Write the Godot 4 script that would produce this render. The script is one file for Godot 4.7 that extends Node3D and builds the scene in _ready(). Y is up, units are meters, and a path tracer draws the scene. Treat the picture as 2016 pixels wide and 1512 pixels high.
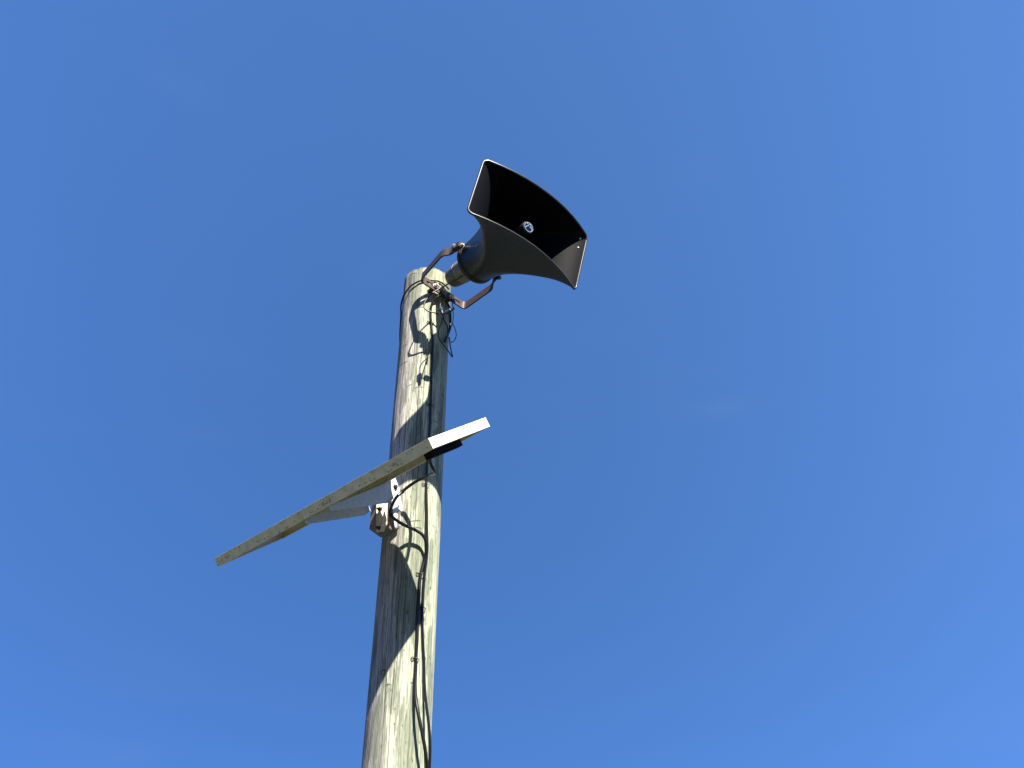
extends Node3D
# A weathered wooden pole with a horn loudspeaker at its top and a small solar panel on a bracket, seen from below against a clear sky.

const AXIS_X := -0.3313
const AXIS_Z := -2.4779
const EXPOSURE := 3.4
const POLE_TOP := 3.4955
var rng := RandomNumberGenerator.new()
var taken := {}
var M := {}

# ---------------------------------------------------------------- naming
func numbered(called: String) -> String:
	var n: int = taken.get(called, 0)
	taken[called] = n + 1
	return called if n == 0 else "%s_%03d" % [called, n]

func thing(called: String, label: String, category: String, at := Vector3.ZERO, group := "") -> Node3D:
	var o := Node3D.new()
	o.name = numbered(called)
	add_child(o)
	o.position = at
	o.set_meta("label", label)
	o.set_meta("category", category)
	if group: o.set_meta("group", group)
	return o

func obj(called: String, st: SurfaceTool, mat: Material, parent: Node3D, normals := true) -> MeshInstance3D:
	# shapes are written in world metres; each thing's node stands at its base, so shift back
	var o := MeshInstance3D.new()
	o.name = called
	if normals: st.generate_normals()
	o.mesh = st.commit()
	o.material_override = mat
	o.cast_shadow = GeometryInstance3D.SHADOW_CASTING_SETTING_ON
	parent.add_child(o, true)
	var p := parent
	var shift := Vector3.ZERO
	while p != self:
		shift -= p.position
		p = p.get_parent()
	o.position = shift
	return o

func piece() -> SurfaceTool:
	var st := SurfaceTool.new()
	st.begin(Mesh.PRIMITIVE_TRIANGLES)
	return st

# ---------------------------------------------------------------- shapes
func tri(st: SurfaceTool, a: Vector3, b: Vector3, c: Vector3) -> void:
	st.add_vertex(a); st.add_vertex(b); st.add_vertex(c)

func quad(st: SurfaceTool, a: Vector3, b: Vector3, c: Vector3, d: Vector3) -> void:
	tri(st, a, b, c); tri(st, a, c, d)

func block(st: SurfaceTool, o: Vector3, x: Vector3, y: Vector3, z: Vector3, lo: Vector3, hi: Vector3, bevel := 0.0) -> void:
	# a box in the frame (o; x, y, z) from lo to hi, its edges cut by bevel
	st.set_smooth_group(-1)
	var m := (lo + hi) * 0.5
	var e := (hi - lo) * 0.5
	var b: float = min(bevel, min(e.x, min(e.y, e.z)) * 0.8)
	var ax = [x, y, z]
	var c := o + x * m.x + y * m.y + z * m.z
	for k in 3:
		for s: float in [-1.0, 1.0]:
			var u: Vector3 = ax[(k + 1) % 3]
			var v: Vector3 = ax[(k + 2) % 3]
			var eu := e[(k + 1) % 3] - b
			var ev := e[(k + 2) % 3] - b
			var f: Vector3 = c + ax[k] * (s * e[k])
			if s > 0: quad(st, f - u * eu - v * ev, f - u * eu + v * ev, f + u * eu + v * ev, f + u * eu - v * ev)
			else: quad(st, f - u * eu - v * ev, f + u * eu - v * ev, f + u * eu + v * ev, f - u * eu + v * ev)
	if b <= 0.0: return
	for k in 3:
		var u: Vector3 = ax[(k + 1) % 3]
		var v: Vector3 = ax[(k + 2) % 3]
		var l: Vector3 = ax[k] * (e[k] - b)
		var eu := e[(k + 1) % 3]
		var ev := e[(k + 2) % 3]
		for su: float in [-1.0, 1.0]:
			for sv: float in [-1.0, 1.0]:
				var p := c + u * (su * eu) + v * (sv * (ev - b))
				var q := c + u * (su * (eu - b)) + v * (sv * ev)
				if su * sv > 0: quad(st, p - l, q - l, q + l, p + l)
				else: quad(st, p - l, p + l, q + l, q - l)
	for sx: float in [-1.0, 1.0]:
		for sy: float in [-1.0, 1.0]:
			for sz: float in [-1.0, 1.0]:
				var p := c + x * (sx * e.x) + y * (sy * (e.y - b)) + z * (sz * (e.z - b))
				var q := c + x * (sx * (e.x - b)) + y * (sy * e.y) + z * (sz * (e.z - b))
				var r := c + x * (sx * (e.x - b)) + y * (sy * (e.y - b)) + z * (sz * e.z)
				if sx * sy * sz > 0: tri(st, p, r, q)
				else: tri(st, p, q, r)

func plate(st: SurfaceTool, outline: Array, normal: Vector3, thick: float) -> void:
	# an outline (world points, any plane) given thickness along normal, centred on the outline
	st.set_smooth_group(-1)
	var mid := Vector3.ZERO
	for p in outline: mid += p
	mid /= outline.size()
	var u: Vector3 = (outline[1] - outline[0]).normalized()
	var v := normal.cross(u).normalized()
	var flat := PackedVector2Array()
	for p in outline: flat.append(Vector2((p - mid).dot(u), (p - mid).dot(v)))
	var order := Geometry2D.triangulate_polygon(flat)
	var h := normal * (thick * 0.5)
	for k in range(0, order.size(), 3):
		var a: Vector3 = outline[order[k]]
		var b: Vector3 = outline[order[k + 1]]
		var c: Vector3 = outline[order[k + 2]]
		if (b - a).cross(c - a).dot(normal) > 0:
			var t := b; b = c; c = t
		tri(st, a + h, b + h, c + h)
		tri(st, a - h, c - h, b - h)
	var turn := 0.0
	for k in flat.size(): turn += flat[k].cross(flat[(k + 1) % flat.size()])
	for k in outline.size():
		var a: Vector3 = outline[k]
		var b: Vector3 = outline[(k + 1) % outline.size()]
		if turn > 0: quad(st, a - h, a + h, b + h, b - h)
		else: quad(st, a - h, b - h, b + h, a + h)

func frame_of(d: Vector3) -> Array:
	var u := d.cross(Vector3.UP if abs(d.y) < 0.9 else Vector3.RIGHT).normalized()
	return [u, u.cross(d).normalized()]

func lathe(st: SurfaceTool, o: Vector3, axis: Vector3, profile: Array, n := 40, round_it := true) -> void:
	# profile: Vector2(distance along the axis, radius)
	var f := frame_of(axis)
	for k in profile.size() - 1:
		st.set_smooth_group(k if round_it else -1)
		for j in n:
			var q = []
			for c in [[k, j], [k, j + 1], [k + 1, j + 1], [k + 1, j]]:
				var a: float = TAU * c[1] / n
				q.append(o + axis * profile[c[0]].x + (f[0] * cos(a) + f[1] * sin(a)) * profile[c[0]].y)
			if profile[k].y > 1e-6: tri(st, q[0], q[2], q[1])
			if profile[k + 1].y > 1e-6: tri(st, q[0], q[3], q[2])

func hex_bolt(st: SurfaceTool, o: Vector3, axis: Vector3, across: float, high: float, stud := 0.0) -> void:
	lathe(st, o, axis, [Vector2(0, across * 0.75), Vector2(0.002, across * 0.75), Vector2(0.002, across * 0.56), Vector2(high, across * 0.56), Vector2(high + 0.0012, across * 0.46), Vector2(high + 0.0012, 0)], 6, false)
	if stud > 0.0: lathe(st, o, axis, [Vector2(high, across * 0.3), Vector2(high + stud, across * 0.3), Vector2(high + stud, 0)], 12)

func smooth_path(pts: Array, steps := 6) -> Array:
	var out = []
	for k in pts.size() - 1:
		var a: Vector3 = pts[max(k - 1, 0)]
		var b: Vector3 = pts[k]
		var c: Vector3 = pts[k + 1]
		var d: Vector3 = pts[min(k + 2, pts.size() - 1)]
		for s in steps: out.append(b.cubic_interpolate(c, a, d, float(s) / steps))
	out.append(pts[-1])
	return out

func tube(st: SurfaceTool, pts: Array, r: float, n := 10, closed := false) -> void:
	st.set_smooth_group(0)
	var rings = []
	var u := Vector3.ZERO
	var count := pts.size()
	for k in count:
		var t: Vector3
		if closed: t = (pts[(k + 1) % count] - pts[(k + count - 1) % count]).normalized()
		else: t = (pts[min(k + 1, count - 1)] - pts[max(k - 1, 0)]).normalized()
		if u == Vector3.ZERO: u = frame_of(t)[0]
		u = (u - t * u.dot(t)).normalized()
		var v := t.cross(u)
		var ring = []
		for j in n: ring.append(pts[k] + (u * cos(TAU * j / n) + v * sin(TAU * j / n)) * r)
		rings.append(ring)
	for k in (count if closed else count - 1):
		var a = rings[k]
		var b = rings[(k + 1) % count]
		for j in n: quad(st, a[j], b[j], b[(j + 1) % n], a[(j + 1) % n])
	if closed: return
	st.set_smooth_group(1)
	for j in range(1, n - 1):
		tri(st, rings[0][0], rings[0][j], rings[0][j + 1])
		tri(st, rings[-1][0], rings[-1][j + 1], rings[-1][j])

func bar(st: SurfaceTool, pts: Array, across: Vector3, width: float, thick: float, off := 0.0) -> void:
	# flat bar bent along pts (in a plane whose normal is across)
	st.set_smooth_group(-1)
	var rows = []
	for k in pts.size():
		var d0: Vector3 = (pts[k] - pts[max(k - 1, 0)]).normalized()
		var d1: Vector3 = (pts[min(k + 1, pts.size() - 1)] - pts[k]).normalized()
		var t := (d0 + d1).normalized()
		var nn := across.cross(t).normalized()
		var grow := 1.0
		if k > 0 and k < pts.size() - 1: grow = 1.0 / max(0.5, t.dot(d1))
		var w := across * (width * 0.5)
		var c: Vector3 = pts[k] + across * off
		var h := nn * (thick * 0.5 * grow)
		var e := across * minf(0.0012, width * 0.2)
		rows.append([c - w + e - h, c + w - e - h, c + w - h * 0.5, c + w + h * 0.5, c + w - e + h, c - w + e + h, c - w + h * 0.5, c - w - h * 0.5])
	for k in rows.size() - 1:
		for j in 8: quad(st, rows[k][j], rows[k][(j + 1) % 8], rows[k + 1][(j + 1) % 8], rows[k + 1][j])
	for j in range(1, 7):
		tri(st, rows[0][0], rows[0][j + 1], rows[0][j])
		tri(st, rows[-1][0], rows[-1][j], rows[-1][j + 1])

func filleted(pts: Array, r: float) -> Array:
	var out = [pts[0]]
	for k in range(1, pts.size() - 1):
		var p: Vector3 = pts[k]
		var a: Vector3 = p + (pts[k - 1] - p).limit_length(r)
		var b: Vector3 = p + (pts[k + 1] - p).limit_length(r)
		for s in 6:
			var t := s / 5.0
			out.append(a.lerp(p, t).lerp(p.lerp(b, t), t))
	out.append(pts[-1])
	return out

func pole_radius(y: float) -> float:
	return 0.0916 + 0.00276 * (3.4 - y)

func on_pole(p: Vector3) -> Vector3:
	# angle round the pole from +z, height, distance from the wood
	var r := pole_radius(p.y) + p.z
	return Vector3(AXIS_X + r * sin(p.x), p.y, AXIS_Z + r * cos(p.x))

func cable_path(list: Array, steps := 6) -> Array:
	var w = []
	for p in list: w.append(on_pole(p))
	return smooth_path(w, steps)

# ---------------------------------------------------------------- materials
func plain(c: Color, rough: float, metal := 0.0) -> StandardMaterial3D:
	var m := StandardMaterial3D.new()
	m.albedo_color = c.linear_to_srgb()
	m.roughness = rough
	m.metallic = metal
	return m

func blotchy(a: Color, b: Color, rough: float, metal: float, scale: float, freq: float, sd: int, bump := 0.0) -> StandardMaterial3D:
	# two tones mixed by noise, laid on from three sides
	var m := plain(Color.WHITE, rough, metal)
	var nz := FastNoiseLite.new()
	nz.seed = sd
	nz.frequency = freq
	nz.fractal_octaves = 5
	var t := NoiseTexture2D.new()
	t.width = 256; t.height = 256; t.seamless = true; t.noise = nz
	var g := Gradient.new()
	g.offsets = PackedFloat32Array([0.25, 0.5, 0.75])
	g.colors = PackedColorArray([a.linear_to_srgb(), a.lerp(b, 0.25).linear_to_srgb(), b.linear_to_srgb()])
	t.color_ramp = g
	m.albedo_texture = t
	m.uv1_triplanar = true
	m.uv1_scale = Vector3.ONE * scale
	if bump > 0.0:
		var n := NoiseTexture2D.new()
		n.width = 256; n.height = 256; n.seamless = true; n.noise = nz
		n.as_normal_map = true
		n.bump_strength = 6.0
		m.normal_enabled = true
		m.normal_texture = n
		m.normal_scale = bump
	return m

func make_materials() -> void:
	M.bell = blotchy(Color(0.003, 0.006, 0.012), Color(0.007, 0.012, 0.020), 0.38, 0.0, 7.0, 0.03, 3, 0.12)
	M.bell_inner = plain(Color(0.003, 0.00375, 0.006), 0.62)
	M.bell_inner.metallic_specular = 0.18
	M.tube = plain(Color(0.016, 0.018, 0.021), 0.5)
	M.lip = plain(Color(0.02625, 0.027, 0.0285), 0.30)
	M.driver = blotchy(Color(0.25, 0.25, 0.20), Color(0.17, 0.17, 0.135), 0.5, 0.1, 14.0, 0.03, 5)
	M.can = blotchy(Color(0.14, 0.135, 0.11), Color(0.09, 0.085, 0.07), 0.5, 0.1, 14.0, 0.03, 9)
	M.band = blotchy(Color(0.02, 0.02, 0.02), Color(0.05, 0.03, 0.022), 0.5, 0.2, 20.0, 0.04, 6)
	M.rust = blotchy(Color(0.039, 0.0315, 0.0285), Color(0.06375, 0.0285, 0.0195), 0.55, 0.25, 16.0, 0.035, 7, 0.4)
	M.bolt = blotchy(Color(0.45, 0.45, 0.44), Color(0.16, 0.09, 0.06), 0.4, 0.6, 30.0, 0.03, 8)
	M.shaded_steel = blotchy(Color(0.24, 0.215, 0.19), Color(0.15, 0.13, 0.11), 0.5, 0.1, 12.0, 0.03, 17)  # pole plate steel, its shade painted into the colour as dark brown
	M.zinc = plain(Color(0.7, 0.7, 0.68), 0.35, 0.5)
	M.dark_bolt = plain(Color(0.03, 0.025, 0.022), 0.5, 0.3)
	M.disc = plain(Color(0.003, 0.00975, 0.0375), 0.7)
	M.print = plain(Color(0.18, 0.2325, 0.345), 0.7)
	for k in [M.disc, M.print]:
		k.metallic_specular = 0.05
		k.roughness = 0.9
	M.aluminium = blotchy(Color(0.80, 0.74, 0.52), Color(0.58, 0.53, 0.35), 0.55, 0.05, 3.4, 0.03, 11, 0.1)  # stained long rails, with the olive bounce light of the grass painted in
	M.grime = plain(Color(0.32, 0.29, 0.19), 0.9)
	M.sunlit_rail = blotchy(Color(0.80, 0.81, 0.82), Color(0.74, 0.75, 0.76), 0.5, 0.1, 5.0, 0.02, 15)  # same metal on the short rails, their sunlit white painted in
	M.backsheet = plain(Color(0.72, 0.72, 0.72), 0.5)
	M.cell = plain(Color(0.012, 0.016, 0.035), 0.12)
	M.black_plastic = blotchy(Color(0.012, 0.010, 0.010), Color(0.022, 0.014, 0.013), 0.7, 0.0, 20.0, 0.03, 12)
	M.black_plastic.metallic_specular = 0.2
	M.galvanised = blotchy(Color(0.56, 0.62, 0.66), Color(0.45, 0.50, 0.54), 0.45, 0.1, 9.0, 0.025, 13, 0.1)
	M.clamp = blotchy(Color(0.80, 0.75, 0.68), Color(0.62, 0.50, 0.39), 0.5, 0.1, 14.0, 0.03, 14)  # rust tinted channel, made paler to paint in the sun on it
	M.cable = plain(Color(0.009, 0.008625, 0.00975), 0.22)
	M.brown_cable = plain(Color(0.00675, 0.00525, 0.00525), 0.32)
	M.tan_wire = plain(Color(0.0165, 0.01275, 0.0105), 0.4)
	M.wire = plain(Color(0.00525, 0.00525, 0.006), 0.4)
	M.nut = plain(Color(0.0135, 0.03375, 0.0525), 0.35)
	M.staple = plain(Color(0.075, 0.0675, 0.06), 0.4, 0.6)
	M.ceramic = plain(Color(0.75, 0.75, 0.72), 0.3)
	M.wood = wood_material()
	M.ground = ground_material()

func fbm(sd: int, freq: float, octaves: int) -> FastNoiseLite:
	var n := FastNoiseLite.new()
	n.seed = sd
	n.frequency = freq
	n.fractal_octaves = octaves
	return n

func wood_material() -> StandardMaterial3D:
	# u: once round the pole (noise on a circle, so there is no seam), v: the height that one sees
	var w := 640
	var h := 1900
	var img := Image.create(w, h, false, Image.FORMAT_RGB8)
	var rough_n := fbm(21, 1.0, 3)
	var grain_n := fbm(22, 1.0, 3)
	var fine_n := fbm(23, 1.0, 2)
	var stain_n := fbm(24, 1.0, 4)
	var blot_n := fbm(25, 1.0, 4)
	var figure_n := fbm(27, 1.0, 2)
	var patch_n := fbm(28, 1.0, 4)
	var speck_n := fbm(29, 1.0, 2)
	var tick_n := fbm(26, 1.0, 2)
	var bump := Image.create(w, h, false, Image.FORMAT_RGB8)
	var cracks = []
	var r := RandomNumberGenerator.new()
	r.seed = 77
	for k in 46:
		cracks.append([r.randf() * TAU, r.randf_range(1.75, 3.5), r.randf_range(0.12, 0.6), r.randf_range(0.004, 0.013), r.randf_range(-0.03, 0.03), r.randf_range(0.35, 0.9)])
	for c in [[0.05, 2.95, 0.75, 0.015, 0.01, 1.0], [-0.35, 2.2, 0.7, 0.014, -0.015, 1.0], [0.22, 2.72, 0.5, 0.016, 0.0, 1.0], [-0.12, 2.05, 0.5, 0.012, 0.01, 0.9]]: cracks.append(c)
	# short splits that run across the grain: angle and height of both ends
	var splits = [[-1.104, 3.0596, -0.481, 3.0716], [-0.867, 3.1398, -0.572, 3.1438], [-1.048, 2.7235, -0.709, 2.7502], [-1.400, 3.2888, -0.846, 3.2835], [0.646, 2.8357, 0.919, 2.8330], [1.009, 2.9540, 1.299, 2.9530], [-0.452, 2.9596, -0.226, 2.9700], [-0.192, 2.9511, 0.267, 2.9582], [-0.317, 3.2950, 0.020, 3.3010], [-0.909, 3.4684, -0.351, 3.4650], [-0.302, 2.4477, 0.001, 2.4462], [0.158, 2.4415, 0.491, 2.4417], [0.873, 2.4633, 1.042, 2.4542], [-0.388, 1.9668, -0.175, 1.9701], [0.392, 1.9752, 0.489, 1.9744], [-0.604, 2.0075, -0.379, 2.0114], [-0.059, 2.4581, 0.456, 2.4683]]
	for j in h:
		var y := POLE_TOP - (POLE_TOP - 1.72) * j / h
		var live = []
		for c in cracks:
			var d: float = (y - c[1]) / c[2]
			if abs(d) < 1.0: live.append([c[0] + c[4] * d + 0.010 * sin(y * 23.0 + c[0] * 9.0) + 0.004 * sin(y * 71.0 + c[0] * 5.0), c[3] * (1.0 - d * d), c[5]])
		for i in w:
			var a := TAU * i / w - PI
			var sx := sin(a)
			var cx := cos(a)
			var wob := 0.05 * sin(y * 3.0)
			var g := grain_n.get_noise_3d(sx * 11.0 + wob, cx * 11.0, y * 1.6)
			var f := fine_n.get_noise_3d(sx * 30.0 + wob * 2.0, cx * 30.0, y * 3.4)
			var s := 1.5 * stain_n.get_noise_3d(sx * 4.2, cx * 4.2, y * 1.9)
			var b := blot_n.get_noise_3d(sx * 7.0, cx * 7.0, y * 9.0)
			var fig := figure_n.get_noise_3d(sx * 1.1, cx * 1.1, y * 0.75)
			var green := clampf(smoothstep(-0.75, 0.35, a + 0.5 * s) + 0.35 * smoothstep(3.1, 3.45, y), 0.0, 1.0)
			var col := Color(0.365, 0.340, 0.328).lerp(Color(0.315, 0.345, 0.255), green)
			col = col.lerp(Color(0.265, 0.275, 0.145), 0.65 * smoothstep(3.2, 3.45, y) * smoothstep(-0.2, 0.6, a))
			# grey green stains with ragged edges, long along the grain
			var low := smoothstep(2.35, 2.0, y) * smoothstep(0.85, 0.1, absf(a - 0.0))
			var top := smoothstep(3.1, 3.42, y)
			var st := 1.3 * patch_n.get_noise_3d(sx * 1.5 + 0.10 * f, cx * 1.5 + 0.10 * g, y * 2.6) + 0.16 * g + 0.12 * f + 0.20 * b + 0.16 * low + 0.07 * top - 0.16 * smoothstep(0.4, 0.75, a) * (1.0 - top) - 0.10 * smoothstep(-0.2, -0.5, a) * smoothstep(-1.1, -0.9, a)
			var dirt := smoothstep(0.0, 0.055, st) * (0.55 + 0.45 * smoothstep(-0.2, 0.2, g + b))
			var rim := smoothstep(-0.05, 0.0, st) * (1.0 - smoothstep(0.0, 0.05, st)) * (0.3 + low)
			col = col.lerp(Color(0.090, 0.112, 0.080), 0.8 * dirt)
			col = col.lerp(Color(0.37, 0.385, 0.30), 0.4 * rim)
			var edge := smoothstep(-0.72, -1.15, a + 0.35 * s) * smoothstep(-2.2, -1.6, a)  # weathered grey mottling, with the shade along the left terminator painted in
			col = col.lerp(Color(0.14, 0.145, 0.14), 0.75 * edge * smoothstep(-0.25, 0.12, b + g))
			var tone := 1.0 + 0.42 * g + 0.62 * f + 0.22 * b + 0.11 * sin(TAU * (5.5 * a / 1.6 + 9.0 * fig)) + 0.35 * speck_n.get_noise_3d(sx * 60.0, cx * 60.0, y * 26.0)
			tone *= 1.0 - 0.55 * smoothstep(POLE_TOP - 0.016, POLE_TOP - 0.006, y)
			var tick := tick_n.get_noise_3d(sx * 9.0, cx * 9.0, y * 34.0)
			if tick > 0.47: tone *= 1.0 - 2.2 * (tick - 0.47)
			var deep := 0.5 + 0.35 * g + 0.3 * f
			for c in live:
				var d := absf(wrapf(a - c[0], -PI, PI))
				if d < c[1]:
					var k: float = c[2] * (1.0 - smoothstep(c[1] * 0.35, c[1], d))
					tone *= 1.0 - 0.82 * k
					deep -= 0.6 * k
			for c in splits:
				if absf(y - c[1]) < 0.03 and a > c[0] and a < c[2]:
					var u: float = (a - c[0]) / (c[2] - c[0])
					var yy: float = lerpf(c[1], c[3], u) + 0.0035 * sin(u * PI) + 0.0012 * rough_n.get_noise_2d(a * 40.0, c[1] * 50.0)
					var k := smoothstep(0.0022, 0.0008, absf(y - yy)) * minf(1.0, 4.0 * u * (1.0 - u) + 0.25)
					tone *= 1.0 - 0.8 * k
					deep -= 0.5 * k
			tone = clampf(tone, 0.1, 1.4)
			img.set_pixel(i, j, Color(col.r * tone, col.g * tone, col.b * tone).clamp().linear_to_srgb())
			deep = clampf(deep, 0.0, 1.0)
			bump.set_pixel(i, j, Color(deep, deep, deep))
	var m := plain(Color.WHITE, 0.85)
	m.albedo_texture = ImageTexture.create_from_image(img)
	bump.bump_map_to_normal_map(2.2)
	m.normal_enabled = true
	m.normal_texture = ImageTexture.create_from_image(bump)
	m.normal_scale = 0.7
	return m

func ground_material() -> StandardMaterial3D:
	var m := blotchy(Color(0.027, 0.031, 0.016), Color(0.019, 0.023, 0.011), 0.95, 0.0, 0.35, 0.02, 31, 0.6)
	m.uv1_world_triplanar = true
	return m

# ---------------------------------------------------------------- sky
func make_sky(sun_to: Vector3) -> Sky:
	var w := 1024
	var h := 512
	var img := Image.create(w, h, false, Image.FORMAT_RGBF)
	var wisp := fbm(41, 1.0, 5)
	var wisps = [[Vector3(0.2525, 0.4552, -0.8539), 0.055, 0.010, 0.055], [Vector3(-0.4269, 0.0751, -0.9012), 0.05, 0.014, 0.07]]
	for j in h:
		var el := PI * (0.5 - (j + 0.5) / h)
		for i in w:
			var az := TAU * (i + 0.5) / w
			var d := Vector3(sin(az) * cos(el), sin(el), -cos(az) * cos(el))
			var c := d.dot(sun_to)
			var up: float = max(d.y, 0.0)
			# deep clear blue, paler towards the horizon, towards the sides and towards the sun
			var sx := clampf(d.x, -0.62, 0.62)
			var haze := exp(-4.0 * up)
			var col := Color(0.0600, 0.1693, 0.4548) + Color(0.0230, 0.0480, 0.0960) * sx + Color(0.0649, 0.1391, 0.4045) * (sx * sx) + Color(0.0299, 0.0873, 0.2724) * haze + Color(0.0269, 0.0544, 0.1440) * (up * up)
			col += Color(0.25, 0.25, 0.25) * pow(max(0.0, c), 30.0)
			var wv := wisp.get_noise_3d(d.x * 2.2, d.y * 7.0, d.z * 2.2)
			col = col.lerp(Color(0.45, 0.56, 0.85), 0.010 * smoothstep(0.25, 0.6, wv))
			# two faint wisps of cloud, one right of the pole and one low on the left
			for wp in wisps:
				var off: Vector3 = d - wp[0]
				var along: float = Vector2(off.x, off.z).length() / wp[1]
				var across: float = off.y / wp[2]
				var thin := exp(-along * along - across * across) * (0.55 + 0.9 * wisp.get_noise_3d(d.x * 9.0, d.y * 34.0, d.z * 9.0))
				col = col.lerp(Color(0.42, 0.52, 0.80), clampf(wp[3] * thin, 0.0, 1.0))
			col = Color(col.r, col.g, col.b) * (1.0 / EXPOSURE)
			if d.y < 0.0: col = col.lerp(Color(0.08, 0.08, 0.045), smoothstep(0.0, 0.03, -d.y))
			img.set_pixel(i, j, col)
	var mat := PanoramaSkyMaterial.new()
	mat.panorama = ImageTexture.create_from_image(img)
	var sky := Sky.new()
	sky.sky_material = mat
	return sky

# ---------------------------------------------------------------- the pole
func build_pole() -> void:
	var t := thing("wooden_pole", "tall round weathered timber pole, grey green, carrying the horn speaker and solar panel", "pole", Vector3(AXIS_X, 0, AXIS_Z))
	var st := piece()
	st.set_smooth_group(0)
	var n := 120
	var ys = [0.0, 0.6, 1.2, 1.6]
	var y := 1.72
	while y < POLE_TOP - 0.02:
		ys.append(y)
		y += 0.0125
	ys.append(POLE_TOP - 0.013)
	ys.append(POLE_TOP - 0.008)
	ys.append(POLE_TOP - 0.004)
	ys.append(POLE_TOP - 0.001)
	ys.append(POLE_TOP)
	var lump := fbm(51, 1.0, 3)
	var rows = []
	for k in ys.size():
		var row = []
		var yy: float = ys[k]
		for j in n + 1:
			var a := TAU * (j % n) / n - PI
			var r := pole_radius(yy) + 0.0016 * lump.get_noise_3d(sin(a) * 1.2, cos(a) * 1.2, yy * 1.7) + 0.0011 * lump.get_noise_3d(sin(a) * 8.0, cos(a) * 8.0, yy * 2.0 + 9.0)
			var from_top: float = POLE_TOP - yy
			if from_top < 0.0135: r -= [0.0004, 0.0014, 0.003, 0.0055, 0.009][k - ys.size() + 5]
			var v: float = (POLE_TOP - yy) / (POLE_TOP - 1.72)
			if v > 1.0: v = 2.0 - v   # the texture runs back upwards below the stretch it was made for
			v = clampf(v, 0.002, 0.998)
			row.append([Vector3(AXIS_X + r * sin(a), yy + ((0.003 * lump.get_noise_2d(sin(a) * 3.0, cos(a) * 3.0) + 0.0010 * lump.get_noise_2d(sin(a) * 9.0, cos(a) * 14.0) - 0.002 * smoothstep(0.2, 0.02, absf(a - 0.75)) - 0.002 * smoothstep(0.2, 0.02, absf(a + 0.45))) * smoothstep(0.03, 0.0, from_top)), AXIS_Z + r * cos(a)), Vector2(float(j) / n, v)])
		rows.append(row)
	for k in rows.size() - 1:
		for j in n:
			for c in [[k, j], [k + 1, j + 1], [k, j + 1], [k, j], [k + 1, j], [k + 1, j + 1]]:
				var e = rows[c[0]][c[1]]
				st.set_uv(e[1])
				st.add_vertex(e[0])
	for j in n:
		for e in [rows[-1][j], [Vector3(AXIS_X, POLE_TOP + 0.004, AXIS_Z), Vector2(0.5, 0.02)], rows[-1][j + 1]]:
			st.set_uv(e[1])
			st.add_vertex(e[0])
	st.generate_normals()
	st.generate_tangents()
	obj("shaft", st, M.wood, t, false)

# ---------------------------------------------------------------- the horn
var HT := Vector3(-0.1271, 3.3947, -2.2365)
var HA := Vector3(0.6169, -0.1259, 0.7769)
var HE := Vector3(0.7579, -0.1708, -0.6296)
var HU := Vector3(0.2120, 0.9772, -0.0099)

func horn_point(t: float, k: int, per: int, inset: float) -> Vector3:
	# section t (0 throat .. 1 mouth): a rounded rectangle walked with per points in each corner and per on each side
	var w := lerpf(0.078, 0.2370, pow(t, 2.9)) + 0.015 * t * (1.0 - t) - inset
	var h := lerpf(0.078, 0.1197, pow(t, 1.45)) - inset
	var rc: float = lerpf(1.0, 0.16, smoothstep(0.05, 0.75, t)) * min(w, h)
	var turn := k / (2 * per)
	var s := float(k % (2 * per))
	var p: Vector2
	var cx := w - rc
	var cy := h - rc
	var corners = [Vector2(cx, cy), Vector2(-cx, cy), Vector2(-cx, -cy), Vector2(cx, -cy)]
	var c0: Vector2 = corners[turn % 4]
	if s <= per:
		var a := (turn + s / per) * PI * 0.5
		p = c0 + Vector2(cos(a), sin(a)) * rc
	else:
		var c1: Vector2 = corners[(turn + 1) % 4]
		var a := (turn + 1) * PI * 0.5
		p = c0.lerp(c1, (s - per) / per) + Vector2(cos(a), sin(a)) * rc
	var f: float = p.x / 0.2370
	p.y *= 1.0 + 0.045 * maxf(f, 0.0) * t
	var along := t * 0.3552 - t * t * (0.3552 - 0.3021) * f * f
	return HT + HE * p.x + HU * p.y + HA * (along + 0.004)

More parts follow.
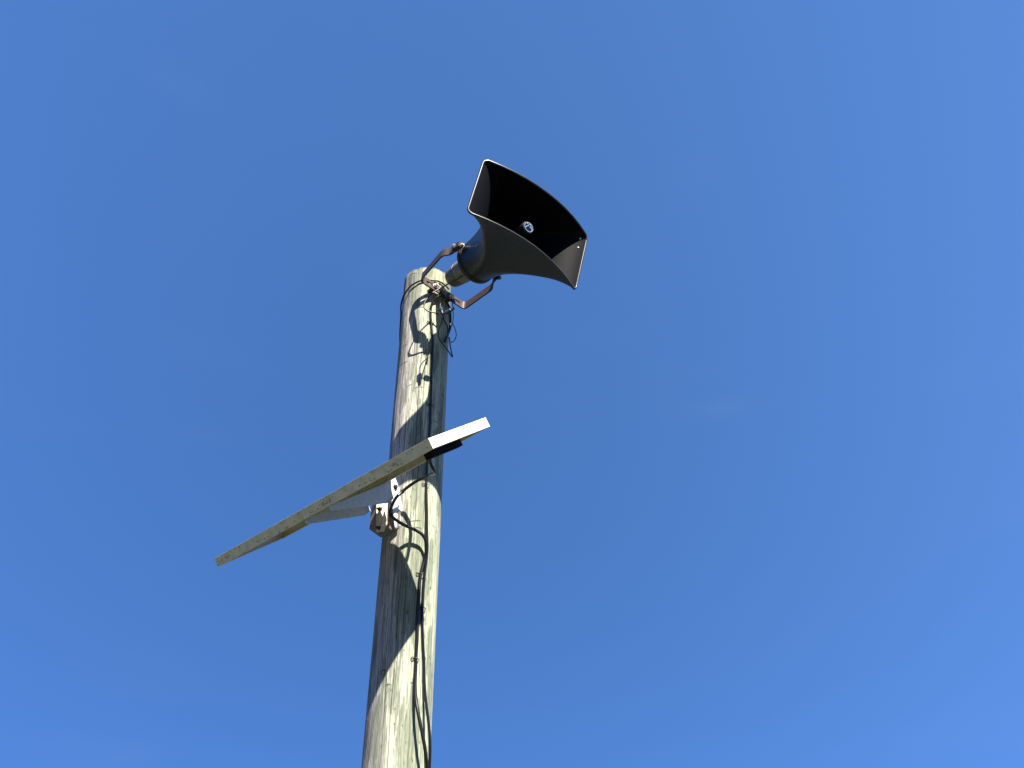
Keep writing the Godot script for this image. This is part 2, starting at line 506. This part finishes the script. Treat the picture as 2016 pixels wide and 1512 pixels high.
func build_horn() -> void:
	var t := thing("horn_loudspeaker", "large black rectangular horn loudspeaker on a rusty bent yoke at the pole top", "loudspeaker", Vector3(-0.2607, 3.3732, -2.3915))
	var per := 10
	var around := per * 8
	var steps := 36
	var bell := piece()
	var inner := piece()
	bell.set_smooth_group(0)
	inner.set_smooth_group(0)
	for i in steps:
		for k in around:
			var a := horn_point(float(i) / steps, k, per, 0.0)
			var b := horn_point(float(i) / steps, (k + 1) % around, per, 0.0)
			var c := horn_point(float(i + 1) / steps, (k + 1) % around, per, 0.0)
			var d := horn_point(float(i + 1) / steps, k, per, 0.0)
			quad(bell, a, d, c, b)
			a = horn_point(float(i) / steps, k, per, 0.0045)
			b = horn_point(float(i) / steps, (k + 1) % around, per, 0.0045)
			c = horn_point(float(i + 1) / steps, (k + 1) % around, per, 0.0045)
			d = horn_point(float(i + 1) / steps, k, per, 0.0045)
			quad(inner, a, b, c, d)
	inner.set_smooth_group(2)
	for k in around: tri(inner, HT + HA * 0.004, horn_point(0.0, (k + 1) % around, per, 0.0045), horn_point(0.0, k, per, 0.0045))
	var bell_o := obj("horn_bell", bell, M.bell, t)
	obj("inner_wall", inner, M.bell_inner, bell_o)
	var ring = []
	for k in around: ring.append(horn_point(1.0, k, per, 0.0022))
	var lip := piece()
	tube(lip, ring, 0.0042, 10, true)
	obj("rim", lip, M.lip, bell_o)
	# two small screws through the upper wall near the right end of the mouth
	for q: Vector2 in [Vector2(0.099, 0.0034), Vector2(0.058, 0.0026)]:
		var sc := piece()
		lathe(sc, HT + HE * 0.2108 + HU * q.x + HA * 0.303, (HA * 0.81 - HE * 0.58).normalized(), [Vector2(-0.004, q.y), Vector2(0.0012, q.y), Vector2(0.0018, q.y * 0.6), Vector2(0.0018, 0)], 12)
		obj("screw", sc, M.ceramic, bell_o)
	# the tube in the middle with the round emblem on its end
	var ct := piece()
	lathe(ct, HT, HA, [Vector2(0.0, 0.026), Vector2(0.15, 0.023), Vector2(0.2953 - 0.006, 0.0225), Vector2(0.2953 - 0.001, 0.0215), Vector2(0.2953 + 0.0005, 0.0200), Vector2(0.2953 + 0.0005, 0)], 48)
	var tube_o := obj("centre_tube", ct, M.tube, t)
	var dk := piece()
	lathe(dk, HT + HA * (0.2953 + 0.0005), HA, [Vector2(0, 0.0192), Vector2(0.0008, 0.0190), Vector2(0.0008, 0)], 48)
	obj("emblem_disc", dk, M.disc, tube_o)
	var em := piece()
	em.set_smooth_group(-1)
	var ec := HT + HA * (0.2953 + 0.0013)
	var turns := 48
	for k in turns:
		var q = []
		for c in [[k, 0.0162], [k + 1, 0.0162], [k + 1, 0.0182], [k, 0.0182]]:
			var a: float = TAU * c[0] / turns
			q.append(ec + HA * 0.0006 + (HE * cos(a) + HU * sin(a)) * c[1])
		quad(em, q[0], q[1], q[2], q[3])
		var dn := -HA * 0.0006
		quad(em, q[3], q[2], q[2] + dn, q[3] + dn)
		quad(em, q[1], q[0], q[0] + dn, q[1] + dn)
	for s in [[Vector2(-0.0140, -0.0105), Vector2(0.0022, 0.0164)], [Vector2(0.0030, 0.0164), Vector2(0.0158, -0.0072)], [Vector2(-0.0060, 0.0025), Vector2(-0.0025, 0.0026)], [Vector2(0.0025, 0.0026), Vector2(0.0092, 0.0027)]]:
		var a: Vector2 = s[0]
		var b: Vector2 = s[1]
		var m := (a + b) * 0.5
		var dd := (b - a).normalized()
		var x := HE * dd.x + HU * dd.y
		var half := (b - a).length() * 0.5
		block(em, ec + HE * m.x + HU * m.y, x, HA.cross(x), HA, Vector3(-half, -0.0011, 0.0), Vector3(half, 0.0011, 0.0005))
	plate(em, [ec + HE * -0.0130 + HU * 0.0112, ec + HE * -0.0055 + HU * 0.0160, ec + HE * -0.0072 + HU * 0.0085], HA, 0.0008)
	obj("emblem", em, M.print, tube_o)
	# driver behind the throat, and the dark band that clamps the throat
	var dr := piece()
	lathe(dr, HT, HA, [Vector2(0.006, 0.074), Vector2(-0.010, 0.074), Vector2(-0.012, 0.060), Vector2(-0.018, 0.048), Vector2(-0.100, 0.0425)], 64)
	var driver := obj("driver", dr, M.driver, t)
	var can := piece()
	lathe(can, HT, HA, [Vector2(-0.099, 0.040), Vector2(-0.103, 0.040), Vector2(-0.104, 0.0420), Vector2(-0.150, 0.0375), Vector2(-0.159, 0.033), Vector2(-0.164, 0.026), Vector2(-0.165, 0.0)], 48)
	obj("driver_cover", can, M.can, driver)
	var bd := piece()
	lathe(bd, HT, HA, [Vector2(-0.011, 0.0745), Vector2(-0.011, 0.0795), Vector2(-0.010, 0.0805), Vector2(0.002, 0.0805), Vector2(0.003, 0.0798), Vector2(0.003, 0.0785)], 72)
	lathe(bd, HT, HA, [Vector2(0.007, 0.078), Vector2(0.007, 0.0795), Vector2(0.011, 0.0795), Vector2(0.011, 0.078)], 72)
	var band := obj("clamp_band", bd, M.band, t)
	for s: float in [-1.0, 1.0]:
		var ear := piece()
		block(ear, HT + HE * (s * 0.090), HE, HU, HA, Vector3(-0.014, -0.012, -0.012), Vector3(0.004, 0.012, 0.030), 0.002)
		obj("ear", ear, M.band, band)
		var bo := piece()
		hex_bolt(bo, HT + HE * (s * 0.0956) + HE * (s * 0.005), HE * s, 0.016, 0.009, 0.004)
		obj("pivot_bolt", bo, M.bolt if s < 0 else M.dark_bolt, band)
		var ti := piece()
		hex_bolt(ti, HT + HE * (s * 0.089) + HA * 0.030, HA, 0.011, 0.006, 0.003)
		obj("clamp_bolt", ti, M.zinc if s > 0 else M.bolt, band)
	# the yoke: one flat bar bent round, with a long slot each side of the middle of its base
	var B := Vector3(-0.2607, 3.3732, -2.3915)
	var YA := Vector3(0.6493, 0.1047, 0.7533)
	var YU := Vector3(0.0628, 0.9797, -0.1903)
	var st := piece()
	var wide := 0.038
	for s: float in [-1.0, 1.0]:
		var arm = filleted([B + HE * (s * 0.078), B + HE * (s * 0.1037), B + HE * (s * 0.1168) + YA * 0.1554, B + HE * (s * 0.0956) + YA * (0.1554 + 0.026), B + HE * (s * 0.0956) + YA * (0.2057 + 0.018)], 0.016)
		bar(st, arm if s > 0 else arm, YU, wide, 0.0055)
		for o: float in [-1.0, 1.0]: bar(st, [B + HE * (s * 0.052), B + HE * (s * 0.078)], YU, 0.0155, 0.0055, o * 0.01125)
	bar(st, [B - HE * 0.052, B + HE * 0.052], YU, wide, 0.0055)
	var yoke := obj("yoke", st, M.rust, t)
	for q in [[-0.040, 0.002, 0.022, 0], [-0.014, 0.004, 0.015, 1], [0.004, -0.002, 0.015, 1], [0.037, 0.0, 0.022, 0]]:
		var bo := piece()
		hex_bolt(bo, B + HE * q[0] + YU * q[1] + YA * 0.0028, YA, 0.0145, 0.010, q[2] - 0.015)
		obj("bolt", bo, M.zinc if q[3] == 0 else M.bolt, yoke)
	for q: float in [-0.040, 0.037]:
		var sp := piece()
		lathe(sp, B + HE * q - YA * 0.0028, -YA, [Vector2(0, 0.009), Vector2(0.05, 0.009)], 12)
		obj("lag_shank", sp, M.dark_bolt, yoke)

# ---------------------------------------------------------------- the solar panel and its bracket
var PK := Vector3(-0.4376, 2.5712, -2.3654)
var PH := Vector3(0.7530, 0.1218, 0.6466)
var PQ := Vector3(0.4855, 0.5604, -0.6710)
var PN := Vector3(-0.4441, 0.8192, 0.3629)

func build_panel() -> void:
	var t := thing("solar_panel", "tilted flat solar panel with aluminium frame, seen edge on from below", "solar panel", PK)
	var L := 0.9917 * 0.5
	var D := 0.2902
	var th := 0.0302
	# frame rails: an upright wall with a flange turned in at the bottom
	var o_low := PK - PQ * D
	for side in 4:
		var st := piece()
		if side < 2:   # along the length: low edge, high edge
			var o := PK - PQ * (D if side == 0 else 0.0)
			var into := 1.0 if side == 0 else -1.0
			var lo := Vector3(-L, min(0.0, into * 0.0025), 0)
			var hi := Vector3(L, max(0.0, into * 0.0025), th)
			block(st, o, PH, PQ, PN, lo, hi, 0.00015)
			block(st, o, PH, PQ, PN, Vector3(-L + 0.0025, min(into * 0.0026, into * 0.016), 0.0002), Vector3(L - 0.0025, max(into * 0.0026, into * 0.016), 0.002))
		else:
			var o := PK + PH * (L if side == 3 else -L)
			var into := -1.0 if side == 3 else 1.0
			block(st, o, PH, PQ, PN, Vector3(min(0.0, into * 0.0025), -D + 0.0027, 0.0003), Vector3(max(0.0, into * 0.0025), -0.0027, th - 0.0003), 0.0006)
			block(st, o, PH, PQ, PN, Vector3(min(into * 0.0026, into * 0.016), -D + 0.017, 0.0004), Vector3(max(into * 0.0026, into * 0.016), -0.017, 0.0022))
		var rail := obj("frame_rail", st, M.aluminium if side < 2 else M.sunlit_rail, t)
		if side == 0:
			var gr := piece()
			grime_flecks(gr, o_low, L, th)
			var fl := obj("lichen_flecks", gr, M.grime, rail)
			fl.set_meta("kind", "stuff")
	var bs := piece()
	block(bs, PK, PH, PQ, PN, Vector3(-L + 0.003, -D + 0.003, th - 0.0085), Vector3(L - 0.003, -0.003, th - 0.0065))
	obj("back_sheet", bs, M.backsheet, t)
	var gl := piece()
	block(gl, PK, PH, PQ, PN, Vector3(-L + 0.003, -D + 0.003, th - 0.006), Vector3(L - 0.003, -0.003, th - 0.002))
	obj("glass_face", gl, M.cell, t)
	var jb := piece()
	block(jb, PK, PH, PQ, PN, Vector3(L - 0.080, -D + 0.052, -0.0135), Vector3(L - 0.054, -D + 0.205, th - 0.009), 0.002)
	var box := obj("junction_box", jb, M.black_plastic, t)
	var ld := piece()
	block(ld, PK, PH, PQ, PN, Vector3(L - 0.0805, -D + 0.0515, -0.0160), Vector3(L - 0.0535, -D + 0.2055, -0.0137), 0.001)
	obj("box_lid", ld, M.black_plastic, box)

func grime_flecks(st: SurfaceTool, o: Vector3, half: float, tall: float) -> void:
	# small flat specks of lichen and dirt on the outer face of the low rail, most of them in loose groups along its lower half
	var r := RandomNumberGenerator.new()
	r.seed = 5
	var spots = []
	for k in 9:
		var c := Vector2(r.randf_range(-half, half), r.randf_range(0.15, 0.55) * tall)
		for j in r.randi_range(4, 13): spots.append(c + Vector2(r.randfn(0.0, 0.022), r.randfn(0.0, 0.0035)))
	for k in 26: spots.append(Vector2(r.randf_range(-half, half), r.randf_range(0.06, 0.95) * tall))
	for p in spots:
		if absf(p.x) > half - 0.004 or p.y < 0.002 or p.y > tall - 0.002: continue
		var w := r.randf_range(0.0008, 0.0026)
		var ring = []
		for j in 7:
			var a := TAU * j / 7.0
			var k := w * r.randf_range(0.6, 1.2)
			ring.append(o + PH * (p.x + cos(a) * k * 1.3) + PN * (p.y + sin(a) * k) - PQ * 0.0003)
		plate(st, ring, PQ, 0.0004)

func build_bracket() -> void:
	var m := Vector3(-0.6515, 0.0000, 0.7587)
	var hh := Vector3(m.z, 0, -m.x)
	var ax := Vector3(AXIS_X, 0, AXIS_Z)
	var at := func(mm: float, h: float, y: float) -> Vector3: return ax + m * mm + hh * h + Vector3.UP * y
	var t := thing("panel_bracket", "pale galvanised steel bracket with two tapered arms holding the solar panel to the pole", "bracket", at.call(0.10, 0.0, 2.42))
	for s: float in [0.057, -0.057]:
		var st := piece()
		var o := PK + PH * s
		plate(st, [o - PQ * 0.280 - PN * 0.001, o - PQ * 0.280 - PN * 0.013, o - PQ * 0.262 - PN * 0.018, o - PQ * 0.042 - PN * 0.062, o - PQ * 0.012 - PN * 0.055, o - PQ * 0.004 - PN * 0.001], PH, 0.003)
		# lip folded in under the panel
		block(st, o, PH, PQ, PN, Vector3(0.0015 if s < 0 else -0.022, -0.278, -0.004), Vector3(0.022 if s < 0 else -0.0015, -0.006, -0.001))
		obj("arm", st, M.galvanised, t)
	# upright side plates at the pole
	for s: float in [0.040]:
		var st := piece()
		plate(st, [at.call(0.138, s, 2.592), at.call(0.122, s, 2.603), at.call(0.109, s, 2.584), at.call(0.086, s, 2.522), at.call(0.086, s, 2.450), at.call(0.108, s, 2.438), at.call(0.115, s, 2.472), at.call(0.128, s, 2.516)], hh, 0.003)
		obj("side_plate", st, M.galvanised, t)
		var bo := piece()
		var p: Vector3 = at.call(0.120, s + sign(s) * 0.0015, 2.572)
		hex_bolt(bo, p, hh * sign(s), 0.012, 0.006, 0.003)
		obj("bolt", bo, M.dark_bolt, t)
	# the bent plate that bears on the pole
	var web := piece()
	for s: float in [-1.0, 1.0]:
		var far := 0.085 if s < 0 else 0.050
		var fm := 0.106 if s < 0 else 0.097
		var w0: Vector3 = at.call(0.116, s * 0.001 - 0.012, 2.535)
		var w1: Vector3 = at.call(fm, s * far, 2.545 if s < 0 else 2.490)
		var w2: Vector3 = at.call(fm, s * far, 2.462 if s < 0 else 2.440)
		var w3: Vector3 = at.call(0.116, s * 0.001 - 0.012, 2.416)
		plate(web, [w0, w1, w2, w3], (w1 - w0).cross(w3 - w0).normalized(), 0.003)
	var web_o := obj("pole_plate", web, M.shaded_steel, t)
	var ch := piece()
	var tops = [[-0.046, 0.106], [-0.034, 0.128], [-0.022, 0.117], [-0.010, 0.130], [0.004, 0.116], [0.016, 0.126], [0.026, 0.104]]
	for k in tops.size() - 1:
		var a: Vector3 = at.call(tops[k][1], tops[k][0], 2.535)
		var b: Vector3 = at.call(tops[k + 1][1], tops[k + 1][0], 2.535)
		var c: Vector3 = at.call(tops[k + 1][1] + 0.002, tops[k + 1][0] * 0.32 - 0.010, 2.432)
		var d: Vector3 = at.call(tops[k][1] + 0.002, tops[k][0] * 0.32 - 0.010, 2.432)
		var n := (b - a).cross(d - a).normalized()
		plate(ch, [a, b, c, d], n, 0.002)
	obj("clamp_channel", ch, M.clamp, t)
	for q in [[-0.012, 2.506, 0.128, 0.012], [-0.010, 2.443, 0.127, 0.010]]:
		var bo := piece()
		hex_bolt(bo, at.call(q[2], q[0], q[1]), m, q[3], 0.008, 0.006)
		obj("bolt", bo, M.dark_bolt, t)
	for q in [[-0.082, 2.520], [-0.076, 2.480]]:
		var bo := piece()
		var w: Vector3 = at.call(0.1085, q[0], q[1])
		lathe(bo, w + m * 0.002, m, [Vector2(0, 0.003), Vector2(0.0015, 0.0025), Vector2(0.0015, 0)], 10)
		obj("rivet", bo, M.zinc, web_o)

# ---------------------------------------------------------------- cables and wires
func cable(called: String, label: String, category: String, list: Array, r: float, mat: Material, part: String) -> Node3D:
	var path := cable_path(list)
	var t := thing(called, label, category, path[-1])
	var st := piece()
	tube(st, path, r, 12)
	obj(part, st, mat, t)
	return t

func staple(at: Vector3, parent: Node3D, reach: float) -> void:
	# a wire staple over a cable: a ring at the left, a bar across, a short tail
	var st := piece()
	var list = []
	var half := 0.010 / pole_radius(at.y)
	for k in 9:
		var a := PI * k / 8.0
		list.append(on_pole(Vector3(at.x - half * 0.9 * cos(a), at.y + 0.002 * sin(a * 2.0), -0.002 + (reach + 0.004) * sin(a))))
	tube(st, list, 0.0012, 6)
	var ring = []
	for k in 12:
		var a := TAU * k / 12.0
		ring.append(on_pole(Vector3(at.x - half * 1.15 + half * 0.42 * cos(a), at.y + 0.0052 * sin(a), 0.003)))
	tube(st, ring, 0.0011, 6, true)
	obj("staple", st, M.staple, parent)

func build_cables() -> void:
	var spots = [Vector3(0.358, 3.234, 0.000), Vector3(0.547, 2.893, -0.000), Vector3(0.559, 2.595, 0.000), Vector3(0.540, 2.296, -0.000), Vector3(0.675, 2.194, -0.000), Vector3(0.541, 2.045, -0.000)]
	var a := main_cable()
	for k in [0, 1, 2, 3, 4]: staple(spots[k], a, 0.009)
	var b := panel_cable()
	staple(spots[5], b, 0.009)
	top_wires()

func main_cable() -> Node3D:
	var p = [Vector3(0.995, 3.172, 0.008), Vector3(1.162, 3.205, 0.006), Vector3(1.425, 3.251, 0.004), Vector3(1.553, 3.306, 0.004), Vector3(1.174, 3.326, 0.012), Vector3(0.944, 3.332, 0.020), Vector3(0.808, 3.348, 0.022), Vector3(0.668, 3.354, 0.020), Vector3(0.513, 3.347, 0.018), Vector3(0.381, 3.330, 0.012), Vector3(0.315, 3.310, 0.008), Vector3(0.310, 3.278, 0.005), Vector3(0.343, 3.240, 0.004), Vector3(0.395, 3.201, 0.004), Vector3(0.452, 3.151, 0.004), Vector3(0.473, 3.095, 0.004), Vector3(0.473, 3.023, 0.004), Vector3(0.504, 2.967, 0.004), Vector3(0.528, 2.890, 0.004), Vector3(0.546, 2.808, 0.004), Vector3(0.540, 2.750, 0.004), Vector3(0.516, 2.676, 0.004), Vector3(0.531, 2.620, 0.004), Vector3(0.549, 2.566, 0.005), Vector3(0.593, 2.496, 0.008), Vector3(0.612, 2.427, 0.012), Vector3(0.654, 2.384, 0.012), Vector3(0.666, 2.349, 0.009), Vector3(0.643, 2.298, 0.006), Vector3(0.636, 2.249, 0.005), Vector3(0.645, 2.200, 0.004), Vector3(0.667, 2.152, 0.004), Vector3(0.734, 2.083, 0.005), Vector3(0.798, 2.040, 0.005), Vector3(0.839, 1.973, 0.008), Vector3(0.877, 1.917, 0.016), Vector3(0.905, 1.874, 0.024), Vector3(0.935, 1.836, 0.028), Vector3(0.990, 1.801, 0.026), Vector3(1.063, 1.758, 0.020), Vector3(1.221, 1.686, 0.010), Vector3(1.366, 1.589, 0.005), Vector3(1.386, 1.200, 0.005), Vector3(1.336, 0.600, 0.005), Vector3(1.366, 0.030, 0.006)]
	return cable("speaker_cable", "long black cable stapled down the pole from a loop below the yoke", "cable", p, 0.0041, M.cable, "sheath")

func panel_cable() -> Node3D:
	var p = [Vector3(0.233, 2.572, 0.308), Vector3(0.241, 2.571, 0.268), Vector3(0.263, 2.561, 0.244), Vector3(0.299, 2.552, 0.225), Vector3(0.341, 2.554, 0.197), Vector3(0.353, 2.562, 0.175), Vector3(0.353, 2.569, 0.155), Vector3(0.340, 2.574, 0.132), Vector3(0.298, 2.575, 0.107), Vector3(0.199, 2.574, 0.079), Vector3(0.055, 2.566, 0.057), Vector3(-0.115, 2.546, 0.053), Vector3(-0.227, 2.518, 0.066), Vector3(-0.269, 2.481, 0.080), Vector3(-0.263, 2.458, 0.079), Vector3(-0.156, 2.443, 0.062), Vector3(-0.001, 2.433, 0.046), Vector3(0.126, 2.429, 0.036), Vector3(0.269, 2.423, 0.031), Vector3(0.408, 2.414, 0.029), Vector3(0.515, 2.399, 0.026), Vector3(0.589, 2.373, 0.019), Vector3(0.596, 2.342, 0.008), Vector3(0.519, 2.299, 0.006), Vector3(0.489, 2.272, 0.005), Vector3(0.500, 2.222, 0.005), Vector3(0.493, 2.173, 0.005), Vector3(0.513, 2.104, 0.005), Vector3(0.518, 2.057, 0.005), Vector3(0.526, 2.026, 0.005), Vector3(0.527, 1.981, 0.007), Vector3(0.540, 1.936, 0.014), Vector3(0.583, 1.892, 0.026), Vector3(0.670, 1.843, 0.034), Vector3(0.742, 1.809, 0.036), Vector3(0.811, 1.779, 0.034), Vector3(0.913, 1.747, 0.028), Vector3(1.169, 1.674, 0.012), Vector3(1.262, 1.589, 0.006), Vector3(1.292, 1.200, 0.006), Vector3(1.272, 0.600, 0.006), Vector3(1.292, 0.030, 0.007)]
	var t := cable("panel_cable", "black cable curving from the solar panel's box past the bracket and down the pole", "cable", p, 0.0050, M.brown_cable, "sheath")
	for k in [11, 14]:
		var c := on_pole(p[k])
		var d := (on_pole(p[k + 1]) - on_pole(p[k - 1])).normalized()
		var st := piece()
		lathe(st, c, d, [Vector2(-0.002, 0.0051), Vector2(-0.002, 0.0066), Vector2(0.002, 0.0066), Vector2(0.002, 0.0051)], 16)
		var f := frame_of(d)
		block(st, c, d, f[0], f[1], Vector3(-0.002, 0.004, -0.002), Vector3(0.002, 0.012 if k == 14 else 0.02, 0.002), 0.0005)
		obj("cable_tie", st, M.black_plastic, t)
	return t

func top_wires() -> void:
	var p = [Vector3(-2.350, 3.160, 0.006), Vector3(-1.900, 3.215, 0.008), Vector3(-1.491, 3.321, 0.003), Vector3(-1.314, 3.347, 0.006), Vector3(-1.131, 3.362, 0.008), Vector3(-0.885, 3.374, 0.012), Vector3(-0.741, 3.390, 0.010), Vector3(-0.563, 3.406, 0.008), Vector3(-0.362, 3.413, 0.008), Vector3(-0.166, 3.421, 0.006), Vector3(0.091, 3.424, 0.005), Vector3(0.373, 3.428, 0.005), Vector3(0.613, 3.429, 0.005), Vector3(0.833, 3.425, 0.006), Vector3(1.039, 3.413, 0.012)]
	cable("loop_cable", "dark thin cable wrapped round the left of the pole top behind the yoke", "cable", p, 0.0032, M.wire, "sheath")
	lead_wire()
	side_loop()
	hanging_loop()

func lead_wire() -> void:
	var p = [Vector3(0.632, 3.358, 0.164), Vector3(0.547, 3.352, 0.116), Vector3(0.417, 3.336, 0.092), Vector3(0.288, 3.314, 0.090), Vector3(0.173, 3.287, 0.092), Vector3(0.097, 3.258, 0.095), Vector3(0.085, 3.235, 0.096), Vector3(0.151, 3.219, 0.097), Vector3(0.278, 3.215, 0.096), Vector3(0.365, 3.211, 0.095), Vector3(0.405, 3.202, 0.105), Vector3(0.408, 3.197, 0.126)]
	var t := cable("lead_wire", "thin tan wire from the horn's driver bent before the pole top to two connectors", "wire", p, 0.0026, M.tan_wire, "conductor")
	for q in [[Vector3(-0.2509, 3.1965, -2.2425), Vector3(-0.2416, 3.1658, -2.2327)], [Vector3(-0.2327, 3.1773, -2.2490), Vector3(-0.2133, 3.1886, -2.2435)]]:
		var st := piece()
		var d: Vector3 = (q[1] - q[0]).normalized()
		lathe(st, q[0], d, [Vector2(0, 0.0040), Vector2(0.002, 0.0080), Vector2(0.020, 0.0086), Vector2(0.023, 0.0062), Vector2(0.036, 0.0045), Vector2(0.037, 0)], 14)
		lathe(st, q[0], -d, [Vector2(0, 0.0022), Vector2(0.004, 0.0016), Vector2(0.006, 0)], 10)
		var w := obj("wire_nut", st, M.nut, t)
		var wi := piece()
		tube(wi, smooth_path([q[0], q[0] - d * 0.02 + Vector3(0.004, 0.006, 0), on_pole(p[-2])], 5), 0.0018, 8)
		obj("pigtail", wi, M.wire, w)

func side_loop() -> void:
	var p = [Vector3(0.913, 3.377, 0.035), Vector3(1.000, 3.357, 0.032), Vector3(1.093, 3.324, 0.030), Vector3(1.173, 3.287, 0.027), Vector3(1.173, 3.262, 0.026), Vector3(1.195, 3.246, 0.031), Vector3(1.222, 3.226, 0.037), Vector3(1.230, 3.206, 0.039), Vector3(1.207, 3.185, 0.034), Vector3(1.248, 3.182, 0.021), Vector3(1.225, 3.183, 0.016)]
	var t := cable("looped_wire", "thin dark wire looping out beyond the pole's right side below the yoke", "wire", p, 0.0016, M.wire, "conductor")
	var st := piece()
	side_branch(st)
	obj("branch", st, M.wire, t)
	var bead := piece()
	var c := on_pole(p[-1]) + Vector3(0.0, 0.003, 0.0)
	lathe(bead, c, Vector3.UP, [Vector2(-0.005, 0), Vector2(-0.004, 0.003), Vector2(0, 0.0048), Vector2(0.004, 0.003), Vector2(0.005, 0)], 14)
	obj("end_bead", bead, M.ceramic, t)

func side_branch(st: SurfaceTool) -> void:
	var p = [Vector3(1.097, 3.252, 0.031), Vector3(1.010, 3.232, 0.033), Vector3(0.963, 3.212, 0.034)]
	tube(st, cable_path(p), 0.0016, 8)

func hanging_loop() -> void:
	var p = [Vector3(0.831, 3.282, 0.012), Vector3(0.713, 3.237, 0.012), Vector3(0.633, 3.195, 0.012), Vector3(0.695, 3.166, 0.012), Vector3(0.859, 3.151, 0.014), Vector3(0.858, 3.111, 0.041), Vector3(0.993, 3.093, 0.046), Vector3(1.036, 3.118, 0.037), Vector3(1.040, 3.152, 0.029), Vector3(0.980, 3.184, 0.029)]
	var t := cable("hanging_wire", "slack black wire hanging in a point against the pole's shaded right side", "wire", p, 0.0022, M.wire, "conductor")
	var st := piece()
	inner_coil(st)
	obj("coil", st, M.wire, t)

func inner_coil(st: SurfaceTool) -> void:
	var p = [Vector3(0.805, 3.270, 0.010), Vector3(0.897, 3.255, 0.012), Vector3(1.053, 3.242, 0.012), Vector3(1.072, 3.213, 0.012), Vector3(0.996, 3.178, 0.010)]
	tube(st, cable_path(p), 0.0026, 8)

# ---------------------------------------------------------------- the place
func build_ground() -> void:
	var g := MeshInstance3D.new()
	g.name = "ground"
	var pm := PlaneMesh.new()
	pm.size = Vector2(4000, 4000)
	g.mesh = pm
	g.material_override = M.ground
	g.set_meta("label", "wide flat lawn of dry olive green grass round the pole's foot")
	g.set_meta("category", "ground")
	g.set_meta("kind", "structure")
	add_child(g)

func _ready() -> void:
	var sun_to := Vector3(0.3172, 0.7501, 0.5803)
	var cam := Camera3D.new()
	cam.name = "camera"
	cam.position = Vector3(0, 1.6, 0)
	cam.rotation_degrees = Vector3(29.885, 0, 0)
	cam.fov = 52.29
	cam.near = 0.05
	cam.far = 4000.0
	add_child(cam)
	cam.current = true
	var env := Environment.new()
	env.background_mode = Environment.BG_SKY
	env.sky = make_sky(sun_to)
	env.background_energy_multiplier = 1.0
	env.tonemap_mode = Environment.TONE_MAPPER_LINEAR
	env.tonemap_exposure = EXPOSURE
	env.sdfgi_enabled = true
	env.ssao_enabled = true
	env.ssil_enabled = true
	var we := WorldEnvironment.new()
	we.name = "world_environment"
	we.environment = env
	add_child(we)
	var sun := DirectionalLight3D.new()
	sun.name = "sun"
	sun.light_energy = 1.6
	sun.light_color = Color(1.0, 0.96, 0.90)
	sun.light_angular_distance = 0.5
	sun.shadow_enabled = true
	add_child(sun)
	sun.look_at_from_position(sun_to * 50.0, Vector3.ZERO, Vector3.UP)
	make_materials()
	build_ground()
	build_pole()
	build_horn()
	build_panel()
	build_bracket()
	build_cables()
